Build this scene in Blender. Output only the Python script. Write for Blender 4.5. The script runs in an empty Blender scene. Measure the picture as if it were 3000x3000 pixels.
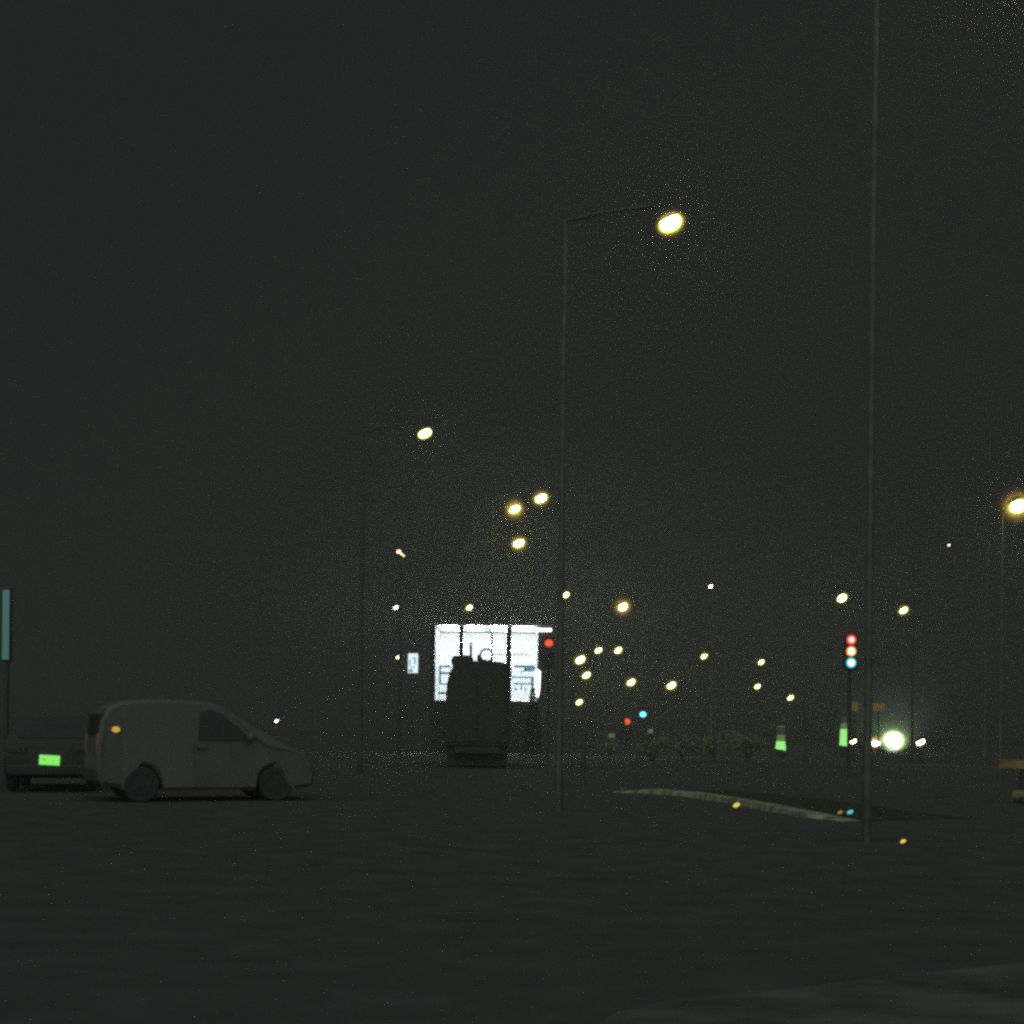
import bpy, bmesh, math, random
from mathutils import Vector, Matrix

random.seed(7)
sc = bpy.context.scene
C = sc.collection
R = math.radians

# ------------------------------------------------------------------ camera
EYE = 1.3                       # seated eye height, looking across the car park
FPX = 4121.0                    # focal length in pixels of the 3000 px photograph
CX, CY = 1500.0, 2140.0         # where the level line of sight meets the picture
ROLL = R(0.65)
cd = bpy.data.cameras.new('camera')
cd.sensor_width = 36.0
cd.lens = 36.0 * FPX / 3000.0
cd.shift_y = (CY - 1500.0) / 3000.0
cd.clip_start, cd.clip_end = 0.1, 6000.0
cam = bpy.data.objects.new('camera', cd)
C.objects.link(cam)
cam.matrix_world = (Matrix.Translation((0, 0, EYE)) @ Matrix.Rotation(R(90), 4, 'X')
                    @ Matrix.Rotation(ROLL, 4, 'Z'))
sc.camera = cam

# ------------------------------------------------------------------ night sky and added fill glow
w = bpy.data.worlds.new('World')
sc.world = w
w.use_nodes = True
nt = w.node_tree
bg = nt.nodes['Background']
bg.inputs['Color'].default_value = (0.0146, 0.0156, 0.0153, 1)
bg.inputs['Strength'].default_value = 1.0

sd = bpy.data.lights.new('fill_glow', 'SUN')
sd.energy = 0.92
sd.angle = R(110)
sd.color = (0.93, 1.0, 0.97)
so = bpy.data.objects.new('fill_glow', sd)
C.objects.link(so)
so.rotation_euler = (R(48), 0, R(-12))       # added broad fill from behind the camera, lifting the dark tones

sc.view_settings.view_transform = 'Standard'
sc.view_settings.look = 'None'
sc.view_settings.exposure = 0.0
sc.view_settings.gamma = 1.0
sc.cycles.use_denoising = False
sc.cycles.filter_width = 2.8
sc.cycles.volume_bounces = 0
sc.cycles.max_bounces = 5
sc.cycles.sample_clamp_indirect = 3.0
sc.cycles.use_adaptive_sampling = False


# ------------------------------------------------------------------ helpers
def ideal(px, py):
    """photo pixel -> pixel with the camera's roll taken out, relative to the level line"""
    dx, dy = px - CX, py - CY
    c, s = math.cos(-ROLL), math.sin(-ROLL)
    return dx * c - dy * s, dx * s + dy * c


def at(px, py, d):
    x, y = ideal(px, py)
    return Vector((x / FPX * d, d, EYE - y / FPX * d))


def ground_at(px, py):
    x, y = ideal(px, py)
    d = FPX * EYE / y
    return Vector((x / FPX * d, d, 0.0))


def tag(o, label=None, cat=None, group=None, kind=None):
    if label: o['label'] = label
    if cat: o['category'] = cat
    if group: o['group'] = group
    if kind: o['kind'] = kind
    return o


def thing(name, label, cat, loc=(0, 0, 0), rz=0.0, group=None):
    o = bpy.data.objects.new(name, None)
    o.empty_display_size = 0.2
    C.objects.link(o)
    o.location = loc
    o.rotation_euler = (0, 0, rz)
    return tag(o, label, cat, group)


def mat(name, col, rough=0.7, metal=0.0, var=0.25, scale=6.0, emit=None, bump=0.0):
    m = bpy.data.materials.new(name)
    m.use_nodes = True
    t = m.node_tree
    b = t.nodes['Principled BSDF']
    b.inputs['Roughness'].default_value = rough
    b.inputs['Metallic'].default_value = metal
    tc = t.nodes.new('ShaderNodeTexCoord')
    n = t.nodes.new('ShaderNodeTexNoise')
    n.inputs['Scale'].default_value = scale
    n.inputs['Detail'].default_value = 6
    t.links.new(tc.outputs['Object'], n.inputs['Vector'])
    r = t.nodes.new('ShaderNodeValToRGB')
    r.color_ramp.elements[0].position = 0.3
    r.color_ramp.elements[1].position = 0.7
    r.color_ramp.elements[0].color = tuple(c * (1 - var) for c in col) + (1,)
    r.color_ramp.elements[1].color = tuple(min(1, c * (1 + var)) for c in col) + (1,)
    t.links.new(n.outputs['Fac'], r.inputs['Fac'])
    t.links.new(r.outputs['Color'], b.inputs['Base Color'])
    if bump:
        bp = t.nodes.new('ShaderNodeBump')
        bp.inputs['Strength'].default_value = bump
        bp.inputs['Distance'].default_value = 0.02
        t.links.new(n.outputs['Fac'], bp.inputs['Height'])
        t.links.new(bp.outputs['Normal'], b.inputs['Normal'])
    if emit:
        b.inputs['Emission Color'].default_value = tuple(emit[:3]) + (1,)
        b.inputs['Emission Strength'].default_value = emit[3]
    return m


class MB:
    """gathers shapes for ONE mesh object"""
    def __init__(self):
        self.bm = bmesh.new()

    def _add(self, verts, faces, M=None):
        vs = [self.bm.verts.new(M @ Vector(v) if M else Vector(v)) for v in verts]
        for f in faces:
            try:
                self.bm.faces.new([vs[i] for i in f])
            except ValueError:
                pass
        return vs

    def box(self, c, s, M=None):
        x, y, z = c
        a, b, h = s[0] / 2, s[1] / 2, s[2] / 2
        v = [(x + i * a, y + j * b, z + k * h) for i in (-1, 1) for j in (-1, 1) for k in (-1, 1)]
        f = [(0, 1, 3, 2), (4, 6, 7, 5), (0, 4, 5, 1), (2, 3, 7, 6), (0, 2, 6, 4), (1, 5, 7, 3)]
        self._add(v, f, M)
        return self

    def tube(self, pts, radii, n=12, cap=True):
        pts = [Vector(p) for p in pts]
        rings = []
        for i, p in enumerate(pts):
            d = (pts[min(i + 1, len(pts) - 1)] - pts[max(i - 1, 0)]).normalized()
            u = d.cross(Vector((0, 1, 0)) if abs(d.y) < 0.9 else Vector((1, 0, 0))).normalized()
            v = d.cross(u)
            r = radii[i] if isinstance(radii, (list, tuple)) else radii
            rings.append([self.bm.verts.new(p + (u * math.cos(2 * math.pi * k / n) + v * math.sin(2 * math.pi * k / n)) * r) for k in range(n)])
        for a, b in zip(rings, rings[1:]):
            for k in range(n):
                self.bm.faces.new([a[k], a[(k + 1) % n], b[(k + 1) % n], b[k]])
        if cap:
            self.bm.faces.new(list(reversed(rings[0])))
            self.bm.faces.new(rings[-1])
        return self

    def ellipsoid(self, c, r, M=None, zlo=-1.0, zhi=1.0, nu=20, nv=10):
        """part of an ellipsoid between two heights (as fractions of its own radius)"""
        t0, t1 = math.asin(max(-1, zlo)), math.asin(min(1, zhi))
        vs, fs = [], []
        for j in range(nv + 1):
            t = t0 + (t1 - t0) * j / nv
            for i in range(nu):
                a = 2 * math.pi * i / nu
                vs.append((c[0] + r[0] * math.cos(t) * math.cos(a), c[1] + r[1] * math.cos(t) * math.sin(a), c[2] + r[2] * math.sin(t)))
        for j in range(nv):
            for i in range(nu):
                fs.append((j * nu + i, j * nu + (i + 1) % nu, (j + 1) * nu + (i + 1) % nu, (j + 1) * nu + i))
        fs.append(tuple(reversed(range(nu))))
        fs.append(tuple(nv * nu + i for i in range(nu)))
        self._add(vs, fs, M)
        return self

    def prism(self, outline, axis, a, b, M=None):
        """outline = 2D points; extruded along 'x', 'y' or 'z' from a to b"""
        def P(p, q):
            return {'x': (q, p[0], p[1]), 'y': (p[0], q, p[1]), 'z': (p[0], p[1], q)}[axis]
        n = len(outline)
        v = [P(p, a) for p in outline] + [P(p, b) for p in outline]
        f = [(i, (i + 1) % n, n + (i + 1) % n, n + i) for i in range(n)] + [tuple(reversed(range(n))), tuple(range(n, 2 * n))]
        self._add(v, f, M)
        return self

    def disc_y(self, c, r, t, n=24, M=None):
        """a short cylinder facing -y"""
        return self.prism([(c[0] + r * math.cos(2 * math.pi * k / n), c[2] + r * math.sin(2 * math.pi * k / n)) for k in range(n)], 'y', c[1] - t / 2, c[1] + t / 2, M)

    def build(self, name, material, parent=None, bevel=0.0, smooth=True, loc=None):
        bmesh.ops.remove_doubles(self.bm, verts=self.bm.verts, dist=1e-5)
        bmesh.ops.recalc_face_normals(self.bm, faces=self.bm.faces)
        me = bpy.data.meshes.new(name)
        self.bm.to_mesh(me)
        self.bm.free()
        o = bpy.data.objects.new(name, me)
        C.objects.link(o)
        me.materials.append(material)
        if parent: o.parent = parent
        if loc: o.location = loc
        if bevel:
            md = o.modifiers.new('bevel', 'BEVEL')
            md.width = bevel
            md.segments = 2
            md.limit_method = 'ANGLE'
            md.angle_limit = R(40)
        if smooth:
            for p in me.polygons: p.use_smooth = True
            try:
                me.set_sharp_from_angle(angle=R(35))
            except Exception:
                pass
        return o


# ------------------------------------------------------------------ materials
M = {}
M['asphalt'] = mat('asphalt', (0.074, 0.077, 0.074), 0.95, var=0.14, scale=2.0, bump=0.0)
M['grass'] = mat('grass', (0.046, 0.054, 0.036), 0.9, var=0.5, scale=9.0, bump=0.6)
M['concrete'] = mat('concrete', (0.27, 0.29, 0.2), 0.85, var=0.65, scale=5.0)
M['lamplit_ground'] = mat('painted_lamplight', (0.092, 0.102, 0.075), 0.9, var=0.5, scale=1.6)
M['pole'] = mat('galvanised_pole', (0.045, 0.05, 0.045), 0.6, var=0.3, scale=4.0)
M['near_pole'] = mat('pale_galvanised_pole', (0.072, 0.085, 0.066), 0.6, var=0.4, scale=3.0)
M['housing'] = mat('lamp_housing', (0.045, 0.047, 0.045), 0.6, var=0.15)
M['black'] = mat('black_plastic', (0.042, 0.043, 0.042), 0.7, var=0.1)
M['tyre'] = mat('tyre_rubber', (0.042, 0.043, 0.042), 0.9, var=0.2)
M['rim'] = mat('wheel_rim', (0.035, 0.035, 0.035), 0.5, var=0.1)
M['dark_paint'] = mat('dark_car_paint', (0.042, 0.044, 0.042), 0.8, var=0.08)
M['van_paint'] = mat('pale_van_paint', (0.092, 0.112, 0.092), 0.55, var=0.1, scale=2.0)
M['dark_glass'] = mat('dark_glass', (0.02, 0.022, 0.022), 0.5, var=0.05)
M['wall'] = mat('dark_wall', (0.036, 0.039, 0.036), 0.85, var=0.2)
M['white_wall'] = mat('white_interior_wall', (0.85, 0.87, 0.88), 0.7, var=0.03)
M['shelf_blue'] = mat('pale_blue_packaging', (0.15, 0.46, 0.62), 0.7, var=0.1, scale=3.0)
M['shelf_green'] = mat('green_packaging', (0.04, 0.6, 0.15), 0.7, var=0.2)
M['navy'] = mat('navy_fitting', (0.02, 0.045, 0.12), 0.7, var=0.1)
M['leaf'] = mat('leaves', (0.035, 0.05, 0.03), 0.8, var=0.4, scale=3.0)
M['leaf_pale'] = mat('pale_leaves', (0.16, 0.2, 0.11), 0.8, var=0.4, scale=3.0)
M['stem'] = mat('bark', (0.05, 0.045, 0.035), 0.9, var=0.3)
M['sign_back'] = mat('road_sign_sheeting', (0.5, 0.36, 0.1), 0.6, var=0.4, scale=4.0)
M['painted_amber_light'] = mat('painted_amber_light', (0.26, 0.2, 0.05), 0.7, var=0.7, scale=5.0)
M['cargo'] = mat('bundled_cargo', (0.045, 0.043, 0.033), 0.8, var=0.5, scale=8)
M['mark'] = mat('brown_plate_marks', (0.3, 0.2, 0.03), 0.7, var=0.1, emit=(0.62, 0.5, 0.05, 0.55))


def glow(name, col, s, base=(0.05, 0.05, 0.05)):
    return mat(name, base, 0.5, var=0.02, emit=tuple(col) + (s,))


M['sodium'] = glow('sodium_lens', (0.88, 0.92, 0.4), 20)
M['sodium_near'] = glow('sodium_lens_near', (0.88, 0.92, 0.4), 42)
M['sodium_soft'] = glow('sodium_lens_soft', (0.95, 0.88, 0.4), 14)
M['sodium_dim'] = glow('sodium_lens_dim', (1.0, 0.85, 0.45), 4.0)
def halo_glow(name, col, per_metre):
    """painted halo, an emissive volume round a lamp: an even glow through its depth"""
    m = bpy.data.materials.new(name)
    m.use_nodes = True
    t = m.node_tree
    t.nodes.remove(t.nodes['Principled BSDF'])
    em = t.nodes.new('ShaderNodeEmission')
    em.inputs['Color'].default_value = tuple(col) + (1,)
    em.inputs['Strength'].default_value = per_metre
    t.links.new(em.outputs[0], t.nodes['Material Output'].inputs['Volume'])
    return m
M['ceiling_light'] = glow('ceiling_panel_light', (0.93, 0.97, 1.0), 205.0)
M['lit_fascia'] = glow('lit_fascia', (0.95, 1.0, 0.98), 3.0)
M['lit_sign'] = glow('lit_sign_face', (0.72, 0.92, 0.98), 1.45)
M['lit_sign_blue'] = glow('lit_sign_blue', (0.2, 0.5, 0.58), 0.8)
M['teal_panel'] = glow('teal_panel', (0.045, 0.17, 0.145), 0.75)
M['red'] = glow('red_signal', (1.0, 0.06, 0.04), 1.15)
M['red_core'] = glow('red_signal_core', (1.0, 0.5, 0.55), 2.2)
M['amber'] = glow('amber_signal', (1.0, 0.42, 0.06), 1.3)
M['amber_core'] = glow('amber_signal_core', (1.0, 0.95, 0.75), 4)
M['green'] = glow('green_signal', (0.05, 0.62, 0.6), 1.4)
M['green_core'] = glow('green_signal_core', (0.9, 1.0, 1.0), 4)
M['red_far'] = glow('red_far_signal', (1.0, 0.09, 0.035), 1.25)
M['cyan_far'] = glow('cyan_far_signal', (0.2, 0.95, 0.98), 2.0)
M['headlight'] = glow('headlight', (0.95, 1.0, 0.75), 25)
M['headlight_low'] = glow('headlight_weak', (1.0, 0.92, 0.7), 15)
M['marker'] = glow('marker_light', (1.0, 0.9, 0.55), 5.0)
M['green_glow'] = glow('green_glow', (0.3, 0.82, 0.2), 1.45)
M['green_dim'] = glow('green_glow_dim', (0.02, 0.045, 0.025), 0.8)
M['green_mid'] = glow('green_glow_middle', (0.08, 0.13, 0.04), 1.5)
M['plate'] = glow('plate_painted_glow', (0.23, 0.86, 0.14), 1.15)  # light thrown back by the plate, put in as its own glow
M['tail_amber'] = glow('tail_amber', (0.6, 0.4, 0.04), 1.0)
M['tail_red'] = glow('tail_red_dim', (0.05, 0.025, 0.006), 0.7)
M['spot_yellow'] = glow('spot_yellow', (0.85, 0.7, 0.1), 1.0)
M['spot_orange'] = glow('spot_orange', (0.3, 0.16, 0.03), 1.0)
M['spot_cyan'] = glow('spot_cyan', (0.1, 0.6, 0.6), 1.0)
M['window_pale'] = glow('pale_window', (0.09, 0.16, 0.1), 1.0)

for k_ in ('asphalt', 'grass', 'lamplit_ground'):
    M[k_].node_tree.nodes['Principled BSDF'].inputs['Specular IOR Level'].default_value = 0.06
# ------------------------------------------------------------------ ground
g = MB()
g._add([(-900, -40, 0), (900, -40, 0), (900, 1500, 0), (-900, 1500, 0)], [(0, 1, 2, 3)])
tag(g.build('ground', M['grass'], smooth=False), 'dark open ground reaching to the horizon', 'ground', kind='structure')
g = MB()
g._add([(-70, -20, 0.004), (70, -20, 0.004), (70, 260, 0.004), (-70, 260, 0.004)], [(0, 1, 2, 3)])
tag(g.build('road', M['asphalt'], smooth=False), 'dark asphalt car park and road', 'road', kind='structure')

# the kerbed island whose edge catches the light, right of the middle
kp = [ground_at(*p) for p in ((1790, 2322), (1900, 2326), (2010, 2336), (2120, 2354), (2230, 2376), (2350, 2396), (2470, 2408))]
def strip(pts, off0, off1, z0, z1):
    out = []
    for i, p in enumerate(pts):
        d = (pts[min(i + 1, len(pts) - 1)] - pts[max(i - 1, 0)]).normalized()
        n = Vector((-d.y, d.x, 0))
        if n.y < 0: n = -n
        out.append((p + n * off0 + Vector((0, 0, z0)), p + n * off1 + Vector((0, 0, z1))))
    return out
k = MB()
s0 = strip(kp, 0.08, 0.34, 0.10, 0.105)
nk = len(s0)
def drop(i):
    return {0: 0.02, nk - 2: 0.07, nk - 1: 0.006}.get(i, 0.10)
s0 = [(Vector((a.x, a.y, drop(i))), Vector((b.x, b.y, drop(i) + 0.004))) for i, (a, b) in enumerate(s0)]
for (a, b), (c, d) in zip(s0, s0[1:]):
    n = ((c - a).normalized()).cross(Vector((0, 0, 1))) * -0.0
    A, B = Vector((a.x, a.y - 0.1, 0.004)), a
    Cc, D = Vector((c.x, c.y - 0.1, 0.004)), c
    k._add([A, B, D, Cc], [(0, 1, 2, 3)])
    k._add([B, b, d, D], [(0, 1, 2, 3)])
tag(k.build('kerb', M['concrete']), 'pale kerb edging the island, lit by a street lamp', 'kerb', kind='structure')
v = MB()
s1 = strip(kp, 0.35, 2.6, 0.0, 0.0)
v.prism([(a.x, a.y) for a, b in s1] + [(b.x, b.y) for a, b in reversed(s1)], 'z', 0.004, 0.009)
tag(v.build('verge', M['grass'], smooth=False), 'low grass island behind the kerb', 'verge', kind='structure')
pv_ = MB()  # paler sheet painting in a lamp-lit patch of ground
pp = [ground_at(*p) for p in ((1700, 3040), (1800, 2972), (1960, 2936), (2180, 2916), (2420, 2888), (2640, 2862), (2860, 2838), (3300, 2790), (3500, 3300), (1600, 3300))]
pv_._add([(p.x, p.y, 0.008) for p in pp], [tuple(range(len(pp)))])
tag(pv_.build('lit_patch', M['lamplit_ground'], smooth=False), 'paler patch painted in for lamp light in the lower right corner', 'lit_patch', kind='structure')


# ------------------------------------------------------------------ street lamps
def street_lamp(label, px, py, size, arm=(1.7, 0), lens='sodium', dim=None, d=None, polemat='pole', tilt=24, squash=0.62, hmax=9.5, halo=0.0, group='street lamps across the car park'):
    """px, py = glowing head in the photo, size = its bright width in photo pixels"""
    x, y = ideal(px, py)
    dy = -y
    if d is None:
        H = EYE + 0.55 * dy / max(size, 1)
        H = max(2.0, min(hmax, H))
        d = FPX * (H - EYE) / dy
    P = at(px, py, d)
    H = P.z
    wid = 0.9 * size / FPX * d                  # real width of the glowing bowl
    k = wid / 0.5
    small = H < 4.5
    sgn = 1 if arm[0] >= 0 else -1
    if small:
        arm = (arm[0] * 0.3, arm[1] * 0.3)
    base = Vector((P.x - arm[0], P.y - arm[1], 0))
    t = thing('street_lamp', label, 'street lamp', base, 0, group)
    hd = Vector((arm[0], arm[1], H))            # lens centre in the lamp's own space
    r0, r1 = (0.058, 0.036) if not small else (0.05, 0.035)
    top = H + 0.02
    MB().tube([(0, 0, 0), (0, 0, 0.5), (0, 0, 0.52), (0, 0, top)], [r0 * 1.15, r0 * 1.15, r0, r1], 14).build('pole', M[polemat], t)
    up = 0.32 * k if not small else 0.12
    a = MB()
    tipx = Vector((arm[0], arm[1], 0))
    L = max(tipx.length, 0.05)
    pts = [(0, 0, top)]
    for q in (0.15, 0.35, 0.6, 0.85):
        pts.append((tipx.x * q, tipx.y * q, top + up * math.sin(q * math.pi / 2)))
    a.tube(pts, [r1, 0.035, 0.032, 0.03, 0.03], 10)
    a.build('arm', M['housing'], t)
    T = Matrix.Translation(hd) @ Matrix.Rotation(R(-tilt), 4, 'Y')
    rx, ry = wid / 2, wid * 0.32
    rz = wid * squash / 2
    h = MB().ellipsoid((0, 0, rz * 0.55), (rx * 0.98, ry * 1.1, rz * 0.75), T, zlo=0.25, zhi=1.0)
    hs = h.build('lamp_head', M['housing'], t)
    u = 0.76 if halo > 0 else 0.95
    MB().ellipsoid((0, 0, 0), (rx * u, ry * u, rz * u), T, zlo=-1.0, zhi=0.85).build('lens', M[lens], hs)
    if halo > 0:
        # glowing shells that paint a halo in, largest round the brightest heads
        for g_, c_, e_ in ((-0.25 / max(halo, .3) * .3, (0.85, 1.0, 0.4), 0.8), (0.02, (0.7, 1.0, 0.25), 0.5), (0.16, (0.45, 1.0, 0.12), 0.30), (0.34, (0.5, 1.0, 0.08), 0.16), (0.55, (1.0, 0.75, 0.04), 0.09), (0.78, (1.0, 0.5, 0.04), 0.055), (1.05, (1.0, 0.5, 0.06), 0.022), (1.5, (0.7, 0.6, 0.15), 0.007)):
            q = wid * 0.5 * (1 + g_ * halo)
            f = 1 - 0.36 * max(0.0, 1 - g_ * halo * 1.2)      # rounder the wider it spreads
            MB().ellipsoid((0, 0, 0), (q, q * .8, q * f), T).build('halo_layer', halo_glow('painted_halo', c_, (1.6 + 0.006 * d) * e_ / q), hs)
    return t


LAMPS = [
    (1965, 655, 82, (1.7, 0), 'sodium_near', 'near_pole', 'nearest street lamp in view, biggest and highest glowing head, faint pale pole left of it', 0.5),
    (1245, 1270, 48, (1.7, 0), 'sodium', 'pole', 'street lamp glowing alone high above the lit shop, well left of the cluster of three', 0.55),
    (1508, 1492, 38, (2.5, 0), 'sodium_near', 'near_pole', 'middle lamp of the cluster of three above the shop, left neighbour of the top one', 0.62),
    (1585, 1460, 42, (3.0, 0), 'sodium_near', 'near_pole', 'topmost and rightmost lamp of the cluster of three above the lit shop', 0.6),
    (1520, 1592, 38, (2.15, 0), 'sodium_near', 'near_pole', 'lowest lamp of the cluster of three above the lit shop', 0.62),
    (1160, 1780, 16, (1.5, 0), 'sodium', 'pole', 'small street lamp left of the shop roof, under the dim broken one', 0.62),
    (1375, 1780, 22, (1.5, 0), 'sodium', 'pole', 'small street lamp glowing just above the roof of the lit shop', 0.6),
    (1657, 1743, 25, (0.3, 1.4), 'sodium', 'pole', 'street lamp just right of the shop roof, above the red light beside it', 0.75),
    (1825, 1778, 32, (-1.8, 0), 'sodium', 'pole', 'round street lamp with the widest orange halo, pole on its right, right of the shop', 0.85),
    (2082, 1718, 14, (0.05, 1.2), 'sodium_soft', 'near_pole', 'tiny lamp on top of a faint pole, alone right of centre', 0.7),
    (2467, 1752, 34, (1.7, 0), 'sodium', 'pole', 'street lamp directly above the three coloured traffic lights', 0.8),
    (2647, 1788, 30, (1.7, 0), 'sodium', 'pole', 'street lamp up and to the right of the three coloured traffic lights', 0.62),
    (2982, 1483, 58, (0.0, -1.2), 'sodium', 'near_pole', 'bright round lamp cut by the right edge of the picture, its pole straight below', 0.9),
    (2780, 1597, 9, (1.5, 0), 'sodium_dim', 'pole', 'faintest tiny lamp high on the right, left of the lamp cut by the edge', 0.8),
    (1167, 1925, 16, (1.2, 0), 'sodium_soft', 'pole', 'tiny lamp touching the upper left of the small lit sign', 0.6),
    (1700, 1933, 34, (1.5, 0), 'sodium', 'pole', 'larger lamp at the left end of the row of three right of the red light', 0.75),
    (1753, 1905, 25, (1.5, 0), 'sodium', 'pole', 'middle lamp of the row of three right of the red light', 0.72),
    (1811, 1905, 26, (1.5, 0), 'sodium', 'pole', 'right hand lamp of the row of three right of the red light', 0.72),
    (1718, 1978, 28, (1.2, 0), 'sodium', 'pole', 'lamp hanging just under the larger left lamp of the row of three', 0.6),
    (1849, 1999, 29, (1.2, 0), 'sodium', 'pole', 'left lamp of the level pair above the far cyan signal', 0.7),
    (1967, 2008, 31, (1.2, 0), 'sodium', 'pole', 'right lamp of the level pair above the lit bushes', 0.75),
    (2063, 1923, 23, (0.05, 1.2), 'sodium', 'pole', 'lamp low on the line of the faint pole under the tiny lamp', 0.6),
    (2230, 1940, 21, (1.2, 0), 'sodium', 'pole', 'upper lamp of the three small ones left of the traffic lights', 0.62),
    (2219, 2011, 20, (1.2, 0), 'sodium', 'pole', 'middle lamp of the three small ones left of the traffic lights', 0.62),
    (2316, 2044, 21, (1.2, 0), 'sodium', 'pole', 'lowest lamp of the three small ones, above the left green headlit column', 0.62),
    (1697, 2057, 23, (1.2, 0), 'sodium', 'pole', 'lowest lamp right of the shop, above the far red signal', 0.6),
    (810, 2112, 13, (0.6, 0), 'sodium_soft', 'pole', 'tiny low lamp beyond the bonnet of the grey van', 0.6),
]
HALO = {(1965, 655): .35, (1508, 1492): 1.0, (1585, 1460): .6, (1520, 1592): .7, (1825, 1778): 1.0, (2982, 1483): 1.0, (2467, 1752): .4, (1245, 1270): .2}
for px, py, size, arm, lens, pm, label, sq in LAMPS:
    dd = {(1508, 1492): 87.6, (1585, 1460): 88.4, (1520, 1592): 89.5}.get((px, py))
    street_lamp(label, px, py, size, arm, lens, d=dd, polemat=pm, squash=sq * (0.85 if size < 35 and (px, py) not in HALO else 1.0), halo=HALO.get((px, py), 0.5 if size > 18 else 0.0), tilt=32 if size < 35 else 24)

# the nearest pole: its head is above the frame
def tall_pole(label, px, py, d, H, arm, polemat='near_pole', wid=0.5):
    b = at(px, py, d)
    t = thing('street_lamp', label, 'street lamp', (b.x, b.y, 0), 0, 'street lamps across the car park')
    MB().tube([(0, 0, 0), (0, 0, 1.2), (0, 0, 1.22), (0, 0, H)], [0.058, 0.058, 0.048, 0.034], 16).build('pole', M[polemat], t)
    MB().tube([(0, 0, H), (arm * 0.2, 0, H + 0.12), (arm * 0.5, 0, H + 0.25), (arm * 0.85, 0, H + 0.33)], [0.042, 0.036, 0.032, 0.03], 10).build('arm', M[polemat], t)
    T = Matrix.Translation((arm, 0, H + 0.1)) @ Matrix.Rotation(R(-18), 4, 'Y')
    hs = MB().ellipsoid((0, 0, 0.09), (wid * .56, .19, .16), T, zlo=0.05, zhi=1.0).build('lamp_head', M['housing'], t)
    MB().ellipsoid((0, 0, 0), (wid / 2, .16, .14), T, zlo=-1.0, zhi=0.6).build('lens', M['sodium_soft' if px < 2800 else 'sodium'], hs)
tall_pole('tall bare pole running out of the top of the picture, beside the traffic lights', 2546, 1800, 17.0, 10.4, 1.7)
tall_pole('faint pole near the right edge whose lamp lies outside the picture', 2890, 1750, 62.0, 9.6, 2.3)

# the dim lamp broken up by its louvres
P = at(1175, 1622, 65)
t = thing('floodlight', 'dim floodlight broken into three spots by its louvres, left of the lamp cluster', 'floodlight', (P.x, P.y, 0))
MB().tube([(0, 0, 0), (0, 0, P.z - 0.05)], [0.08, 0.05], 12).build('pole', M['pole'], t)
hd = MB().box((0, 0.09, P.z), (0.62, 0.12, 0.34), Matrix.Translation((0, 0, 0)) @ Matrix.Translation((0, 0, P.z)) @ Matrix.Rotation(R(35), 4, 'Y') @ Matrix.Translation((0, 0, -P.z))).build('lamp_head', M['housing'], t, bevel=0.02)
for i, (dx, dz, r) in enumerate(((-0.11, 0.09, 0.10), (0.03, -0.03, 0.055), (0.12, -0.10, 0.04))):
    MB().ellipsoid((dx, 0.0, P.z + dz), (r, 0.04, r * 0.75)).build('lens', M['sodium_dim'], hd)


# ------------------------------------------------------------------ traffic signals
def signal_head(t, z, x, y, lenses, pitch=0.35, r=0.15, board=True):
    n = len(lenses)
    H = pitch * n + 0.1
    body = MB().box((x, y + 0.13, z), (0.40, 0.22, H)).build('signal_housing', M['black'], t, bevel=0.03)
    for i, (nm, m, core) in enumerate(lenses):
        zz = z + (n - 1) / 2 * pitch - i * pitch
        L = MB().ellipsoid((x, y + 0.015, zz), (r, 0.05, r)).build(nm, m, body)
        if core:
            MB().ellipsoid((x, y - 0.03, zz), (r * 0.55, 0.03, r * 0.55)).build('bulb_glow', core, body)
        v = MB()
        outl = []
        for kk in range(15):
            a = R(-20 + 220 * kk / 14)
            outl.append((math.cos(a), math.sin(a)))
        ring = [(x + (r + 0.018) * c, zz + (r + 0.018) * s) for c, s in outl]
        ring2 = [(x + (r + 0.004) * c, zz + (r + 0.004) * s) for c, s in reversed(outl)]
        v.prism(ring + ring2, 'y', y - 0.05, y + 0.02)
        v.build('visor', M['black'], body)
    return body

P = at(2494, 1908, 43.0)
t = thing('traffic_light', 'traffic light showing red, amber and cyan green together beside the tall pole', 'traffic light', (P.x, P.y, 0))
MB().tube([(0, 0.2, 0), (0, 0.2, P.z + 0.62)], 0.055, 14).build('pole', M['pole'], t)
signal_head(t, P.z, 0, 0, [('red_lens', M['red'], M['red_core']), ('amber_lens', M['amber'], M['amber_core']), ('green_lens', M['green'], M['green_core'])], r=0.158)

def far_signal(label, px, py, d, m, nm, size, core=None):
    P = at(px, py, d)
    r = size / 2 / FPX * d
    t = thing('traffic_light', label, 'traffic light', (P.x, P.y, 0))
    pitch = r * 2.3
    order = {'red_lens': 0, 'amber_lens': 1, 'green_lens': 2}[nm]
    zc = P.z - (1 - order) * pitch
    MB().tube([(0, 0.22, 0), (0, 0.22, zc + pitch * 1.6)], 0.05, 12).build('pole', M['pole'], t)
    hb = MB().box((0, 0.14, zc), (r * 2.8, 0.2, pitch * 3.1)).build('signal_housing', M['black'], t, bevel=0.02)
    for i, ln in enumerate(('red_lens', 'amber_lens', 'green_lens')):
        zz = zc + (1 - i) * pitch
        MB().ellipsoid((0, 0.03, zz), (r, 0.04, r * 0.85)).build(ln, m if ln == nm else M['black'], hb)
far_signal('traffic light showing red, right beside the lit shop', 1608, 1884, 62, M['red_far'], 'red_lens', 25)
far_signal('far traffic light showing red, low beneath the level pair of lamps', 1837, 2114, 88, M['red_far'], 'red_lens', 21)
far_signal('far traffic light showing cyan green, up and right of the far red one', 1884, 2093, 88, M['cyan_far'], 'green_lens', 20)

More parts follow.
